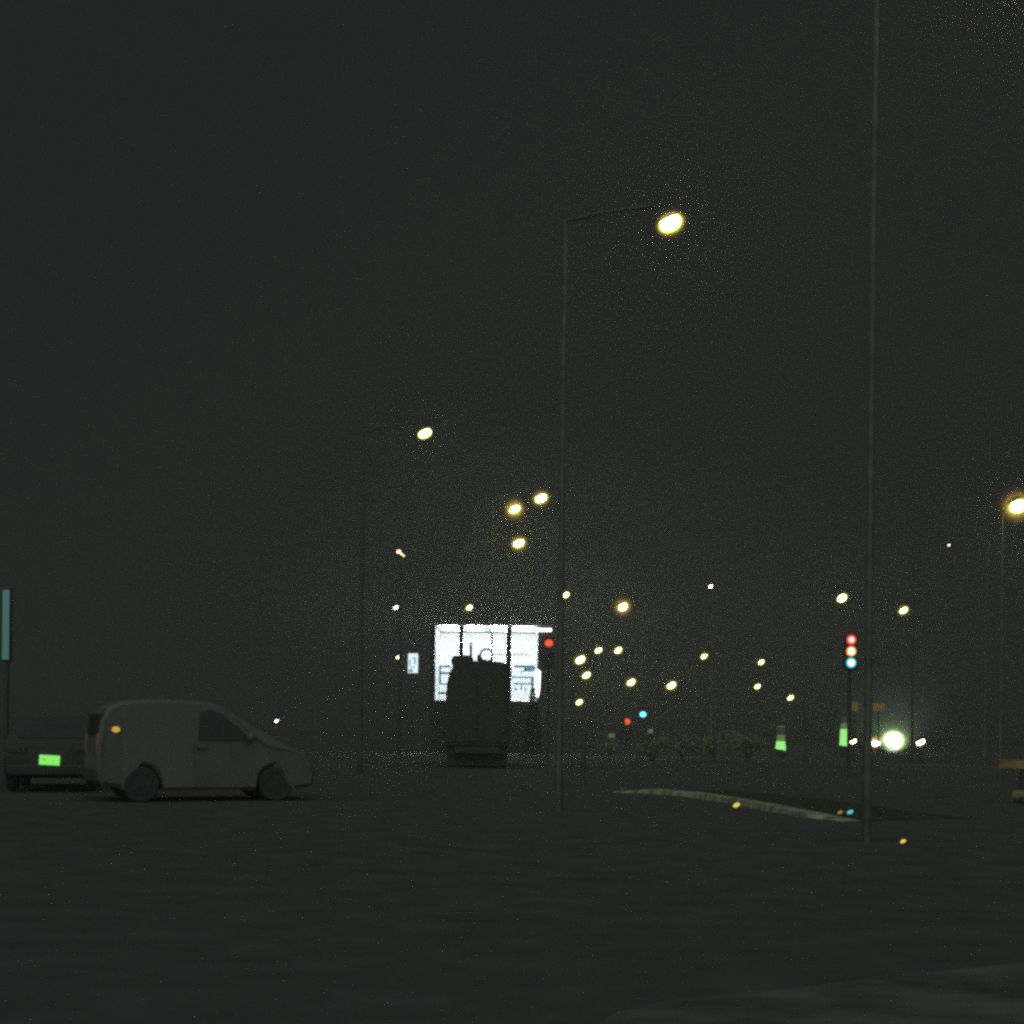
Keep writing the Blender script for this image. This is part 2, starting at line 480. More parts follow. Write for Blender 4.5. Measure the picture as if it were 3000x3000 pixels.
# ------------------------------------------------------------------ lit shop
D = 80.0
def fx(px): return at(px, 1945, D).x
def fz(py): return at(1430, py, D).z
X0, X1 = fx(1275), fx(1574)
ZT, ZB = fz(1837), fz(2052)
b = thing('lit_shop', 'shop with a glazed upper floor glowing white behind the dark lorry', 'shop', ((X0 + X1) / 2, D, 0))
ox = (X0 + X1) / 2
def bx(px): return fx(px) - ox
DEP = 5.0
wl = MB()
wl.box(((X0 + X1) / 2 - ox, DEP / 2 + 0.05, ZB / 2 - 0.06), (X1 - X0 + 0.5, DEP, ZB - 0.12))
wl.box((X0 - ox - 0.14, DEP / 2 + 0.05, (ZB + ZT) / 2), (0.22, DEP, ZT - ZB + 0.24))
wl.box((X1 - ox + 0.14, DEP / 2 + 0.05, (ZB + ZT) / 2), (0.22, DEP, ZT - ZB + 0.24))
wl.build('wall', M['wall'], b, smooth=False)
rf = MB().box((0, DEP / 2 - 0.1, ZT + 0.21), (X1 - X0 + 1.0, DEP + 0.9, 0.16)).build('roof', M['wall'], b, bevel=0.03)
rm = MB()
rm.box((0, DEP - 0.1, (ZB + ZT) / 2), (X1 - X0 + 0.04, 0.06, ZT - ZB))
rm.box((X0 - ox - 0.014, DEP / 2, (ZB + ZT) / 2), (0.02, DEP - 0.3, ZT - ZB))
rm.box((X1 - ox + 0.014, DEP / 2, (ZB + ZT) / 2), (0.02, DEP - 0.3, ZT - ZB))
rm.box((0, DEP / 2, ZB - 0.03), (X1 - X0, DEP - 0.3, 0.05))
rm.build('interior_wall', M['white_wall'], b, smooth=False)
ce = MB().box((0, DEP / 2, ZT + 0.09), (X1 - X0 + 0.04, DEP - 0.2, 0.03)).build('ceiling', M['white_wall'], b, smooth=False)
for i in range(4):
    MB().box((X0 - ox + (i + 0.5) * (X1 - X0) / 4, DEP / 2 - 0.2, ZT + 0.055), (1.0, 3.6, 0.03)).build('ceiling_light', M['ceiling_light'], ce, smooth=False)
gm = bpy.data.materials.new('shop_glass')
gm.use_nodes = True
gb = gm.node_tree.nodes['Principled BSDF']
gb.inputs['Base Color'].default_value = (0.95, 1, 1, 1)
gb.inputs['Transmission Weight'].default_value = 1.0
gb.inputs['Roughness'].default_value = 0.0
gb.inputs['IOR'].default_value = 1.01
edges = [(1275, 1343.5), (1357.5, 1437), (1444.5, 1481.5), (1498.5, 1574)]
for a, c in edges:
    MB().box(((bx(a) + bx(c)) / 2, 0.0, (ZB + ZT) / 2), (bx(c) - bx(a), 0.012, ZT - ZB)).build('window_pane', gm, b, smooth=False)
for a, c in ((1344, 1357), (1437.5, 1444), (1482, 1498)):
    MB().box(((bx(a) + bx(c)) / 2, 0.0, (ZB + ZT) / 2), (bx(c) - bx(a), 0.12, ZT - ZB + 0.1)).build('mullion', M['black'], b, smooth=False)
MB().box(((bx(1446) + bx(1550)) / 2, -0.03, fz(1917)), (bx(1550) - bx(1446), 0.03, 0.045)).build('transom', M['navy'], b, smooth=False)
fsc = MB().box(((bx(1500) + bx(1615)) / 2, -0.35, fz(1845)), (bx(1615) - bx(1500), 0.3, 0.19)).build('canopy_fascia', M['lit_fascia'], b, bevel=0.05)
# a lit bay at the right end of the shop
MB().prism([(bx(1574), fz(1962)), (bx(1580), fz(1963)), (bx(1584), fz(1968)), (bx(1582), fz(2020)), (bx(1577), fz(2044)), (bx(1570), fz(2036)), (bx(1566), fz(2010)), (bx(1566), fz(1962))], 'y', -0.62, -0.5).build('lit_bay', M['lit_fascia'], b, bevel=0.02)
# shelving and stock seen through the glass
def rack(label, boxes, ydep):
    x0 = min(q[0] for q in boxes); x1 = max(q[1] for q in boxes)
    t = thing('shop_shelf', label, 'shelving', (ox + (bx(x0) + bx(x1)) / 2, D + ydep, ZB - 0.004))
    c = (bx(x0) + bx(x1)) / 2
    y1 = min(q[2] for q in boxes)
    H = fz(y1) - ZB
    for s in (bx(x0) - 0.02 - c, bx(x1) + 0.02 - c):
        MB().box((s, 0.2, H / 2), (0.025, 0.3, H)).build('upright', M['white_wall'], t, smooth=False)
    for a, q, ya, yb, mm in boxes:
        MB().box(((bx(a) + bx(q)) / 2 - c, 0.15, (fz(ya) + fz(yb)) / 2 - ZB), (bx(q) - bx(a), 0.25, abs(fz(ya) - fz(yb)))).build('stock', M[mm], t, smooth=False)
rack('white shelving with blue stock behind the right hand window of the shop',
     [(1506, 1568, 1947, 1953, 'shelf_blue'), (1535, 1568, 1954, 1964, 'shelf_blue'), (1524, 1534, 1963, 1966, 'shelf_blue'), (1500, 1572, 1980, 1984, 'shelf_blue'),
      (1556, 1572, 1985, 1998, 'shelf_blue'), (1506, 1572, 1999, 2003, 'shelf_blue'), (1509, 1514, 2012, 2022, 'shelf_blue'), (1527, 1530, 2004, 2019, 'navy'), (1539, 1543, 2012, 2022, 'shelf_blue')], 0.45)
rack('white shelving with blue and green stock behind the left hand window of the shop',
     [(1286, 1316, 1950, 1955, 'shelf_blue'), (1286, 1291, 1956, 2006, 'shelf_blue'), (1292, 1316, 1969, 1975, 'shelf_blue'), (1292, 1316, 2003, 2007, 'shelf_blue'), (1284, 1316, 2028, 2035, 'shelf_green')], 0.45)

# lit hanging sign left of the shop
P = at(1210, 1943, 78)
sw, sh = 29 / FPX * 78, 57 / FPX * 78
t = thing('lit_sign', 'small upright white lit sign box on a post, left of the shop', 'sign', (P.x, P.y, 0))
MB().tube([(0, 0.1, 0), (0, 0.1, P.z - sh / 2 + 0.05)], 0.05, 12).build('post', M['pole'], t)
bxo = MB().box((0, 0.1, P.z), (sw + 0.04, 0.16, sh + 0.04)).build('sign_box', M['black'], t, bevel=0.01)
MB().box((0, 0.005, P.z), (sw, 0.02, sh)).build('sign_face', M['lit_sign'], bxo, smooth=False)
mk = MB()
for (u, v_, a, c_) in ((-0.22, -0.38, 0.4, 0.16), (-0.32, 0.02, 0.14, 0.3), (0.2, 0.12, 0.16, 0.34), (-0.05, -0.2, 0.5, 0.05), (0.0, 0.26, 0.3, 0.06)):
    mk.box((u * sw, -0.008, P.z + v_ * sh), (a * sw, 0.004, c_ * sh))
mk.build('sign_marks', M['lit_sign_blue'], bxo, smooth=False)

# cyan pin-point left of the sign
P = at(1056, 1954, 90)
t = thing('marker_lamp', 'faint cyan pin point lamp on a thin post, far left of the lit sign', 'marker lamp', (P.x, P.y, 0))
MB().tube([(0, 0.1, 0), (0, 0.1, P.z)], 0.04, 10).build('post', M['pole'], t)
MB().ellipsoid((0, 0, P.z), (0.10, 0.08, 0.10)).build('lens', glow('pale_cyan_point', (0.18, 0.4, 0.33), 1.0), t)

# teal lit panel cut by the left edge
P = at(16, 1830, 30)
t = thing('information_totem', 'narrow teal lit panel on a post, cut by the left edge of the picture', 'panel', (P.x, P.y, 0))
MB().tube([(0, 0.12, 0), (0, 0.12, P.z - 0.7)], 0.05, 12).build('post', M['pole'], t)
MB().box((0, 0.12, P.z), (0.17, 0.16, 1.56)).build('panel_case', M['black'], t, bevel=0.01)
MB().box((0.0, 0.02, P.z), (0.145, 0.03, 1.49)).build('panel_face', M['teal_panel'], t, bevel=0.01)


# ------------------------------------------------------------------ vehicles
def arc(cx, cz, r, a0, a1, n=9):
    return [(cx + r * math.cos(R(a0 + (a1 - a0) * i / n)), cz + r * math.sin(R(a0 + (a1 - a0) * i / n))) for i in range(n + 1)]


def car_shell(outline, half, belt, tuck, inset=0.06):
    """body: side outline (x, z) swept across the width, leaning in above the belt line, edges rounded"""
    cx = sum(p[0] for p in outline) / len(outline)
    cz = sum(p[1] for p in outline) / len(outline)
    def W(z): return half - max(0.0, z - belt) * tuck
    m = MB()
    rings = []
    n = len(outline)
    nrm = []
    for i in range(n):
        a, q = Vector(outline[i - 1]), Vector(outline[(i + 1) % n])
        d = (q - a).normalized()
        nn = Vector((-d.y, d.x))
        if nn.dot(Vector((cx, cz)) - Vector(outline[i])) < 0: nn = -nn
        nrm.append(nn)
    for side, ins in ((1, inset), (1, 0.0), (-1, 0.0), (-1, inset)):
        ring = []
        for i, (x, z) in enumerate(outline):
            xx, zz = x + nrm[i].x * ins, z + nrm[i].y * ins
            y = side * (W(zz) - (inset if ins == 0.0 else 0.0))
            ring.append(m.bm.verts.new((xx, y, zz)))
        rings.append(ring)
    for a, c in zip(rings, rings[1:]):
        for i in range(n):
            m.bm.faces.new([a[i], a[(i + 1) % n], c[(i + 1) % n], c[i]])
    m.bm.faces.new(rings[0])
    m.bm.faces.new(list(reversed(rings[-1])))
    bmesh.ops.triangulate(m.bm, faces=[f for f in m.bm.faces if len(f.verts) > 4])
    return m, W


def add_wheel(t, x, y, r, wth=0.2):
    s = 1 if y > 0 else -1
    o = []
    prof = [(r * 0.62, -wth / 2), (r * 0.93, -wth / 2), (r, -wth * 0.32), (r, wth * 0.32), (r * 0.93, wth / 2), (r * 0.62, wth / 2)]
    n = 28
    m = MB()
    vs, fs = [], []
    for rr, yy in prof:
        for kx in range(n):
            a = 2 * math.pi * kx / n
            vs.append((rr * math.cos(a), yy, rr * math.sin(a)))
    P_ = len(prof)
    for j in range(P_):
        for kx in range(n):
            fs.append((j * n + kx, j * n + (kx + 1) % n, ((j + 1) % P_) * n + (kx + 1) % n, ((j + 1) % P_) * n + kx))
    m._add(vs, fs)
    wh = m.build('wheel', M['tyre'], t, loc=(x, y, r))
    h = MB()
    h.disc_y((0, s * wth * 0.3, 0), r * 0.6, 0.04)
    for kx in range(5):
        a = 2 * math.pi * kx / 5
        h.box((r * 0.33, s * wth * 0.38, 0), (r * 0.5, 0.03, 0.06), Matrix.Rotation(a, 4, 'Y'))
    h.disc_y((0, s * wth * 0.4, 0), r * 0.14, 0.05)
    h.build('rim', M['rim'], wh)


def side_panel(W, poly, side, off=0.004, th=0.012):
    """a thin plate following the body side"""
    m = MB()
    n = len(poly)
    v = [(x, side * (W(z) + off), z) for x, z in poly] + [(x, side * (W(z) - th), z) for x, z in poly]
    f = [(i, (i + 1) % n, n + (i + 1) % n, n + i) for i in range(n)] + [tuple(range(n)), tuple(reversed(range(n, 2 * n)))]
    m._add(v, f)
    return m


# --- pale grey van at the left, facing right and a little away
vb = ground_at(300, 2372)
L = 4.05
van_outline = [(x * 0.93, z * 0.97 if z > 1.2 else z - 0.04) for x, z in (
    [(-2.02, 0.42), (-2.05, 0.62), (-2.04, 1.0), (-1.98, 1.42), (-1.86, 1.66), (-1.62, 1.78), (-1.2, 1.82), (-0.5, 1.82), (0.05, 1.78), (0.34, 1.68),
     (0.62, 1.46), (0.95, 1.17), (1.12, 1.07), (1.5, 1.01), (1.82, 0.9), (1.98, 0.74), (2.02, 0.5), (1.96, 0.3), (1.64, 0.27)]
    + arc(1.26, 0.30, 0.38, -4, 184, 10) + [(0.86, 0.24), (-0.86, 0.24)] + arc(-1.26, 0.30, 0.38, -4, 184, 10) + [(-1.66, 0.30), (-1.96, 0.34)])]
ang = R(24)
van = thing('panel_van', 'pale grey compact panel van parked facing right, in front of the dark car park', 'van', (0, 0, 0), ang)
van_c = at(588, 2240, 25.2)
van.location = (van_c.x, 25.2, 0)
sh_, W = car_shell(van_outline, 0.85, 0.95, 0.13)
body = sh_.build('body', M['van_paint'], van)
for s in (1, -1):
    side_panel(W, [(-0.2, 1.08), (-0.18, 1.56), (0.0, 1.6), (0.19, 1.54), (0.49, 1.3), (0.74, 1.08)], s, 0.006).build('window', M['dark_glass'], van, smooth=False)
    d_ = side_panel(W, [(-0.28, 0.3), (-0.28, 1.02), (0.76, 1.02), (0.74, 0.62), (0.68, 0.3)], s, 0.004).build('door', M['van_paint'], van, smooth=False)
    MB().box((-0.16, s * (W(0.93) + 0.02), 0.93), (0.18, 0.03, 0.035)).build('handle', M['black'], d_)
    MB().ellipsoid((0.68, s * (W(1.1) + 0.11), 1.13), (0.07, 0.11, 0.09)).build('mirror', M['van_paint'], van)
    add_wheel(van, 1.17, s * 0.74, 0.31)
    add_wheel(van, -1.17, s * 0.74, 0.31)
    MB().prism([(1.44, 0.74), (1.79, 0.62), (1.82, 0.74), (1.63, 0.84), (1.45, 0.88)], 'y', s * 0.79, s * 0.60).build('headlight', M['dark_glass'], van)
    MB().box((-1.85, s * 0.72, 1.0), (0.12, 0.13, 0.34)).build('tail_light', M['tail_red'], van, bevel=0.02)
# windscreen and rear window
ws = MB()
ws._add([(0.363, -0.62, 1.605), (0.865, -0.74, 1.165), (0.865, 0.74, 1.165), (0.363, 0.62, 1.605),
         (0.335, -0.62, 1.58), (0.837, -0.74, 1.135), (0.837, 0.74, 1.135), (0.335, 0.62, 1.58)],
        [(0, 1, 2, 3), (4, 5, 6, 7), (0, 1, 5, 4), (1, 2, 6, 5), (2, 3, 7, 6), (3, 0, 4, 7)])
ws.build('windscreen', M['dark_glass'], van, smooth=False)
for s in (1, -1):
    MB().box((-1.845, s * 0.34, 1.32), (0.07, 0.5, 0.36), Matrix.Translation((-1.845, 0, 1.32)) @ Matrix.Rotation(R(7), 4, 'Y') @ Matrix.Translation((1.845, 0, -1.32))).build('rear_window', M['dark_glass'], van, smooth=False)
MB().box((-1.89, 0, 0.45), (0.1, 1.5, 0.2)).build('bumper', M['black'], van, bevel=0.03)
MB().box((1.85, 0, 0.40), (0.1, 1.35, 0.2)).build('bumper', M['black'], van, bevel=0.03)
MB().ellipsoid((-1.60, -0.80, 1.24), (0.07, 0.05, 0.05)).build('side_lamp', M['tail_amber'], van)

# --- dark car at the far left: only its plate, given a glow, shows
dc = at(145, 2227, 27.0)
dark_outline = (
    [(-2.05, 0.42), (-2.08, 0.7), (-2.0, 0.94), (-1.82, 1.02), (-1.5, 1.3), (-1.15, 1.45), (-0.5, 1.48), (0.0, 1.42), (0.5, 1.15), (0.8, 0.98), (1.5, 0.9), (1.95, 0.76), (2.05, 0.55), (2.0, 0.3), (1.66, 0.27)]
    + arc(1.28, 0.30, 0.37, -4, 184, 9) + [(0.88, 0.24), (-0.88, 0.24)] + arc(-1.28, 0.30, 0.37, -4, 184, 9) + [(-1.68, 0.3), (-1.98, 0.34)])
car = thing('parked_car', 'dark parked car with a brightly reflecting yellow green number plate, far left of the grey van', 'car', (0, 0, 0), R(90 + 14))
sh_, W2 = car_shell(dark_outline, 0.84, 0.92, 0.2)
sh_.build('body', M['dark_paint'], car)
for s in (1, -1):
    side_panel(W2, [(-1.45, 1.0), (-1.2, 1.34), (-0.2, 1.38), (0.05, 1.32), (0.55, 1.0)], s, 0.006).build('window', M['dark_glass'], car, smooth=False)
    add_wheel(car, 1.28, s * 0.74, 0.31)
    add_wheel(car, -1.28, s * 0.74, 0.31)
    MB().box((-2.02, s * 0.6, 0.82), (0.1, 0.34, 0.13)).build('tail_light', M['black'], car, bevel=0.02)
rw = MB()
rw._add([(-1.80, -0.62, 1.06), (-1.80, 0.62, 1.06), (-1.5, 0.52, 1.325), (-1.5, -0.52, 1.325), (-1.77, -0.62, 1.03), (-1.77, 0.62, 1.03), (-1.47, 0.52, 1.3), (-1.47, -0.52, 1.3)],
        [(0, 1, 2, 3), (4, 5, 6, 7), (0, 1, 5, 4), (1, 2, 6, 5), (2, 3, 7, 6), (3, 0, 4, 7)])
rw.build('rear_window', M['dark_glass'], car, smooth=False)
MB().box((-2.06, 0, 0.44), (0.1, 1.55, 0.2)).build('bumper', M['black'], car, bevel=0.03)
pw, ph_ = 62 / FPX * 25.0, 31 / FPX * 25.0
pl = MB().box((0, 0, 0), (0.03, pw, ph_)).build('number_plate', M['plate'], car, bevel=0.008)
pl.location = (-2.12, 0, dc.z)
pl.rotation_euler = (R(3.0), 0, 0)
mk = MB()
for (yy, zz, a, c_) in ((0.11, 0.02, 0.06, 0.022), (0.085, -0.005, 0.05, 0.018), (0.03, -0.03, 0.035, 0.016), (-0.07, -0.028, 0.045, 0.018), (0.02, 0.075, 0.03, 0.012)):
    mk.box((-0.017, yy, zz), (0.006, a, c_))
mk.build('plate_marks', M['mark'], pl, smooth=False)
# put the plate where the photo has it
off = Matrix.Rotation(R(90 + 14), 3, 'Z') @ Vector((-2.12, 0, 0))
car.location = (dc.x - off.x, dc.y - off.y, 0)

# --- dark lorry standing in front of the shop
DL = 48.0
lx0, lx1 = at(1306, 2040, DL).x, at(1492, 2040, DL).x
ztop = at(1430, 1936, DL).z
lw = lx1 - lx0
lor = thing('lorry', 'dark box lorry with loaded roof standing in front of the lit shop', 'lorry', ((lx0 + lx1) / 2, DL, 0))
hw = lw / 2
prof = [(-hw, 0.75), (-hw, ztop - 1.2), (-hw + 0.04, ztop - 0.75), (-hw + 0.12, ztop - 0.42), (-hw + 0.26, ztop - 0.16), (-hw + 0.42, ztop - 0.04), (-hw + 0.7, ztop),
        (hw - 0.5, ztop - 0.02), (hw - 0.2, ztop - 0.05), (hw - 0.04, ztop - 0.1), (hw, ztop - 0.3), (hw, 0.75)]
MB().prism(prof, 'y', 0.0, 4.2).build('cargo_box', M['dark_paint'], lor, bevel=0.03)
MB().box((0, 2.6, 0.62), (lw * 0.7, 5.6, 0.22)).build('chassis', M['black'], lor)
cab = [(-0.95 * hw, 0.5), (-0.95 * hw, 2.1), (-0.85 * hw, 2.45), (0.85 * hw, 2.45), (0.95 * hw, 2.1), (0.95 * hw, 0.5)]
MB().prism(cab, 'y', 4.35, 6.0).build('cab', M['dark_paint'], lor, bevel=0.08)
for x_ in (-1, 1):
    for yy in (0.95, 5.1):
        m = MB()
        rr = 0.42
        m.prism([(yy + rr * math.cos(2 * math.pi * i / 26), rr + rr * math.sin(2 * math.pi * i / 26)) for i in range(26)], 'x', x_ * (hw - 0.05), x_ * (hw - 0.3))
        m.build('wheel', M['tyre'], lor, bevel=0.03)
    MB().box((x_ * (hw - 0.16), -0.03, 0.95), (0.2, 0.05, 0.12)).build('tail_light', M['black'], lor)
MB().box((0, 0.35, 0.42), (lw * 0.96, 0.03, 0.7)).build('mud_flap', M['black'], lor, smooth=False)
dr = MB()
for s in (-1, 1):
    dr.box((s * hw * 0.46, -0.02, 2.0), (hw * 0.86, 0.03, 2.2))
dr.build('rear_door', M['dark_paint'], lor, smooth=False)
MB().box((0, -0.05, 0.55), (lw * 0.9, 0.1, 0.14)).build('bumper', M['black'], lor, bevel=0.02)
def lp_(px, py): 
    p = at(px, py, DL)
    return p.x - lor.location.x, p.z
# roof load
def poly(pts): return [lp_(*p) for p in pts]
load = thing('roof_load', 'rough bundle, upright stub and bent hoop tied on the roof of the dark lorry', 'roof load', (lor.location.x, DL, 0))
MB().prism(poly([(1323, 1950), (1320, 1932), (1324, 1922), (1332, 1918), (1345, 1920), (1362, 1917), (1374, 1918), (1384, 1926), (1386, 1940), (1340, 1955)]), 'y', 0.5, 1.3).build('bundle', M['cargo'], load, bevel=0.02)
MB().prism(poly([(1374.5, 1928), (1374.5, 1880), (1381.5, 1880), (1381.5, 1928)]), 'y', 0.6, 0.68).build('stub', M['cargo'], load)
MB().prism(poly([(1396, 1940), (1397, 1916), (1406, 1915), (1412, 1928), (1430, 1932), (1440, 1926), (1444, 1940)]), 'y', 0.6, 0.9).build('block', M['cargo'], load, bevel=0.01)
hp = MB()
pts = []
cx_, cz_ = lp_(1424, 1916)
rr = 18 / FPX * DL
for i in range(13):
    a = R(-10 + 200 * i / 12)
    pts.append((cx_ + rr * math.cos(a), 0.7, cz_ + rr * math.sin(a)))
hp.tube(pts, 0.03, 8)
hp.build('hoop', M['cargo'], load)

# --- oncoming car with its headlights on
D4 = 100.0
hA, hB = at(2566, 2177, D4), at(2617, 2166, D4)
oc = thing('oncoming_car', 'oncoming car with dazzling headlights under the right hand lamps', 'car', ((hA.x + hB.x) / 2, D4 + 2.05, 0), R(-90))
sh_, W3 = car_shell(dark_outline, 0.84, 0.92, 0.2)
sh_.build('body', M['dark_paint'], oc)
for s in (1, -1):
    side_panel(W3, [(-1.45, 1.0), (-1.2, 1.34), (-0.2, 1.38), (0.05, 1.32), (0.55, 1.0)], s, 0.006).build('window', M['dark_glass'], oc, smooth=False)
    add_wheel(oc, 1.28, s * 0.74, 0.31)
    add_wheel(oc, -1.28, s * 0.74, 0.31)
ws = MB()
ws._add([(0.06, -0.56, 1.41), (0.76, -0.7, 1.03), (0.76, 0.7, 1.03), (0.06, 0.56, 1.41), (0.03, -0.56, 1.38), (0.73, -0.7, 1.0), (0.73, 0.7, 1.0), (0.03, 0.56, 1.38)],
        [(0, 1, 2, 3), (4, 5, 6, 7), (0, 1, 5, 4), (1, 2, 6, 5), (2, 3, 7, 6), (3, 0, 4, 7)])
ws.build('windscreen', M['dark_glass'], oc, smooth=False)
sep = (hB.x - hA.x) / 2
MB().ellipsoid((2.03, sep, 0.74), (0.06, 0.44, 0.40)).build('headlight', M['headlight'], oc)
MB().ellipsoid((2.03, -sep, 0.66), (0.06, 0.30, 0.17)).build('headlight', M['headlight_low'], oc)
MB().box((2.04, 0, 0.4), (0.08, 1.4, 0.18)).build('bumper', M['black'], oc, bevel=0.02)
for r_, c_, st in ((0.78, (0.95, 1.0, 0.75), 1.3), (0.9, (0.7, 1.0, 0.45), 0.5), (1.0, (0.55, 1.0, 0.3), 0.26), (1.2, (0.5, 0.85, 0.28), 0.12), (1.45, (0.45, 0.7, 0.28), 0.05), (1.8, (0.4, 0.6, 0.3), 0.022), (2.3, (0.3, 0.55, 0.35), 0.010), (3.0, (0.3, 0.55, 0.4), 0.005), (4.0, (0.25, 0.55, 0.45), 0.0025)):
    zr = r_ * 0.92  # glowing shells that paint the headlights' dazzle into the air
    MB().ellipsoid((2.1, sep, max(0.88, zr * 0.86 + 0.03)), (r_ * 0.8, r_, zr if zr < 0.85 else zr * 0.86)).build('headlight_glare', halo_glow('painted_glare', c_, st), oc)
for r_, c_, st in ((0.5, (1.0, 0.9, 0.45), 1.1), (0.64, (1.0, 0.6, 0.12), 0.3), (0.8, (1.0, 0.55, 0.15), 0.1), (1.05, (0.7, 0.55, 0.25), 0.03)):
    MB().ellipsoid((2.1, -sep - 0.1, 0.72), (r_ * 0.7, r_, min(0.69, r_ * 0.72))).build('headlight_glare', halo_glow('painted_glare', c_, st), oc)

# ------------------------------------------------------------------ small lights by the road
def low_headlight(label, px, py, size, m='sodium_soft'):  # small headlights, set on added posts instead of vehicles
    d = 62.0
    P = at(px, py, d)
    r = size / 2 / FPX * d
    t = thing('low_headlight', label, 'small headlight', (P.x, P.y, 0), 0, 'low lights beside the oncoming car')
    MB().tube([(0, 0, 0), (0, 0, P.z - r * 0.7)], [0.06, 0.05], 12).build('post', M['pole'], t)
    T = Matrix.Translation((0, 0, P.z)) @ Matrix.Rotation(R(-28), 4, 'Y')
    hd = MB().ellipsoid((0, 0, r * 0.4), (r * 1.1, r * 1.1, r * 0.5), T, zlo=0.1, zhi=1).build('cap', M['housing'], t)
    MB().ellipsoid((0, 0, 0), (r, r * 0.8, r * 0.62), T, zhi=0.6).build('lens', M[m], t)
low_headlight('small headlight on an added post, touching the right side of the right green column', 2500, 2172, 18)
low_headlight('small headlight on an added post, standing alone right of the dazzling headlights', 2697, 2174, 25)


def column(label, px, ytop, ybot, wpx, d, bright_from, cap):  # headlight light on the posts, put in as a graded green glow
    b = at(px, ybot, d)
    zt, zb, zm = at(px, ytop, d).z, b.z, at(px, bright_from, d).z
    r = wpx / 2 / FPX * d
    t = thing('headlit_column', label, 'lit column', (b.x, b.y, 0), 0, 'green headlit columns by the road')
    MB().tube([(0, 0, 0), (0, 0, zb)], r * 0.8, 16).build('base', M['black'], t)
    MB().tube([(0, 0, zb), (0.02, 0, zb + 0.1), (0.02, 0, zm)], [r * 1.05, r, r * 0.85], 18).build('bright_glow_sleeve', M['green_glow'], t)
    zq = zm + (zt - zm) * 0.45
    MB().tube([(0.02, 0, zm), (0.025, 0, zq)], [r * 0.84, r * 0.78], 18).build('mid_glow_sleeve', M['green_mid'], t)
    MB().tube([(0.025, 0, zq), (0.03, 0, zt)], [r * 0.77, r * 0.72], 18).build('faint_glow_sleeve', M['green_dim'], t)
    MB().tube([(0.03, 0, zt), (0.03, 0, zt + 0.05)], [r * 0.78, r * 0.6], 18).build('cap', M[cap], t)
column('left of the two green headlit columns, shorter, with a pale cap', 2286, 2130, 2196, 30, 75.0, 2172, 'window_pale')
column('right of the two green headlit columns, taller and thinner, near the headlights', 2472, 2098, 2185, 27, 80.0, 2136, 'black')

# road signs catching the light
def road_sign(label, px, py, wpx, hpx, d):
    P = at(px, py, d)
    ww, hh = wpx / FPX * d, hpx / FPX * d
    t = thing('road_sign', label, 'road sign', (P.x, P.y, 0))
    MB().tube([(0, 0.06, 0), (0, 0.06, P.z + hh * 0.4)], 0.035, 10).build('post', M['pole'], t)
    MB().box((0, 0, P.z), (ww, 0.03, hh)).build('sign_plate', M['sign_back'], t, bevel=0.01)
road_sign('small dull amber road sign above the right green column', 2505, 2070, 18, 28, 70)
road_sign('wider dull amber road sign above the dazzling headlights', 2575, 2072, 36, 22, 70)

# added planks standing in for amber lamp light at the right edge
D5 = 27.0
bp_ = at(2990, 2330, D5)
t = thing('lamplight_planks', 'two added amber planks standing for lamp light cut by the right edge of the picture', 'lamplight_planks', (bp_.x + 0.28, D5, 0))
MB().box((0.13, 0, 0.74), (1.75, 0.04, 0.17), Matrix.Rotation(R(2), 4, 'Y')).build('plank', M['painted_amber_light'], t, bevel=0.01)
MB().box((0.28, 0.0, 0.19), (1.45, 0.04, 0.14)).build('plank', M['painted_amber_light'], t, bevel=0.01)
for x_ in (-0.25, 0.85):
    MB().box((x_, 0.05, 0.46), (0.06, 0.05, 0.92)).build('post', M['black'], t)  # added posts that hold the planks
    MB().box((x_, 0.05, 0.03), (0.1, 0.6, 0.06)).build('foot', M['black'], t)

# glowing spots on the ground, built as small added studs
def spot(label, px, py, wpx, m):
    p = ground_at(px, py)
    d = p.y
    r = wpx / 2 / FPX * d
    t = thing('ground_spot', label, 'road stud', (p.x, p.y, 0.004), 0, 'glowing spots on the ground')  # a glowing spot, built as an added stud
    MB().prism([(-r * 1.3, 0), (r * 1.3, 0), (r * 0.95, r * 0.75), (-r * 0.95, r * 0.75)], 'y', -r * 0.2, r * 1.2).build('casing', M['black'], t)
    T = Matrix.Translation((0, -r * 0.22, r * 0.62)) @ Matrix.Rotation(R(-25), 4, 'Y')
    MB().ellipsoid((0, 0, 0), (r, 0.03, r * 0.55), T).build('lens', M[m], t)
spot('yellow glowing spot on the pale kerb line', 2157, 2366, 22, 'spot_yellow')
spot('dull orange glowing spot beside the cyan one, below the traffic lights', 2461, 2386, 18, 'spot_orange')
spot('cyan glowing spot on the ground below the traffic lights', 2490, 2386, 20, 'spot_cyan')
spot('yellow glowing spot on the open asphalt at the lower right', 2645, 2471, 18, 'spot_yellow')


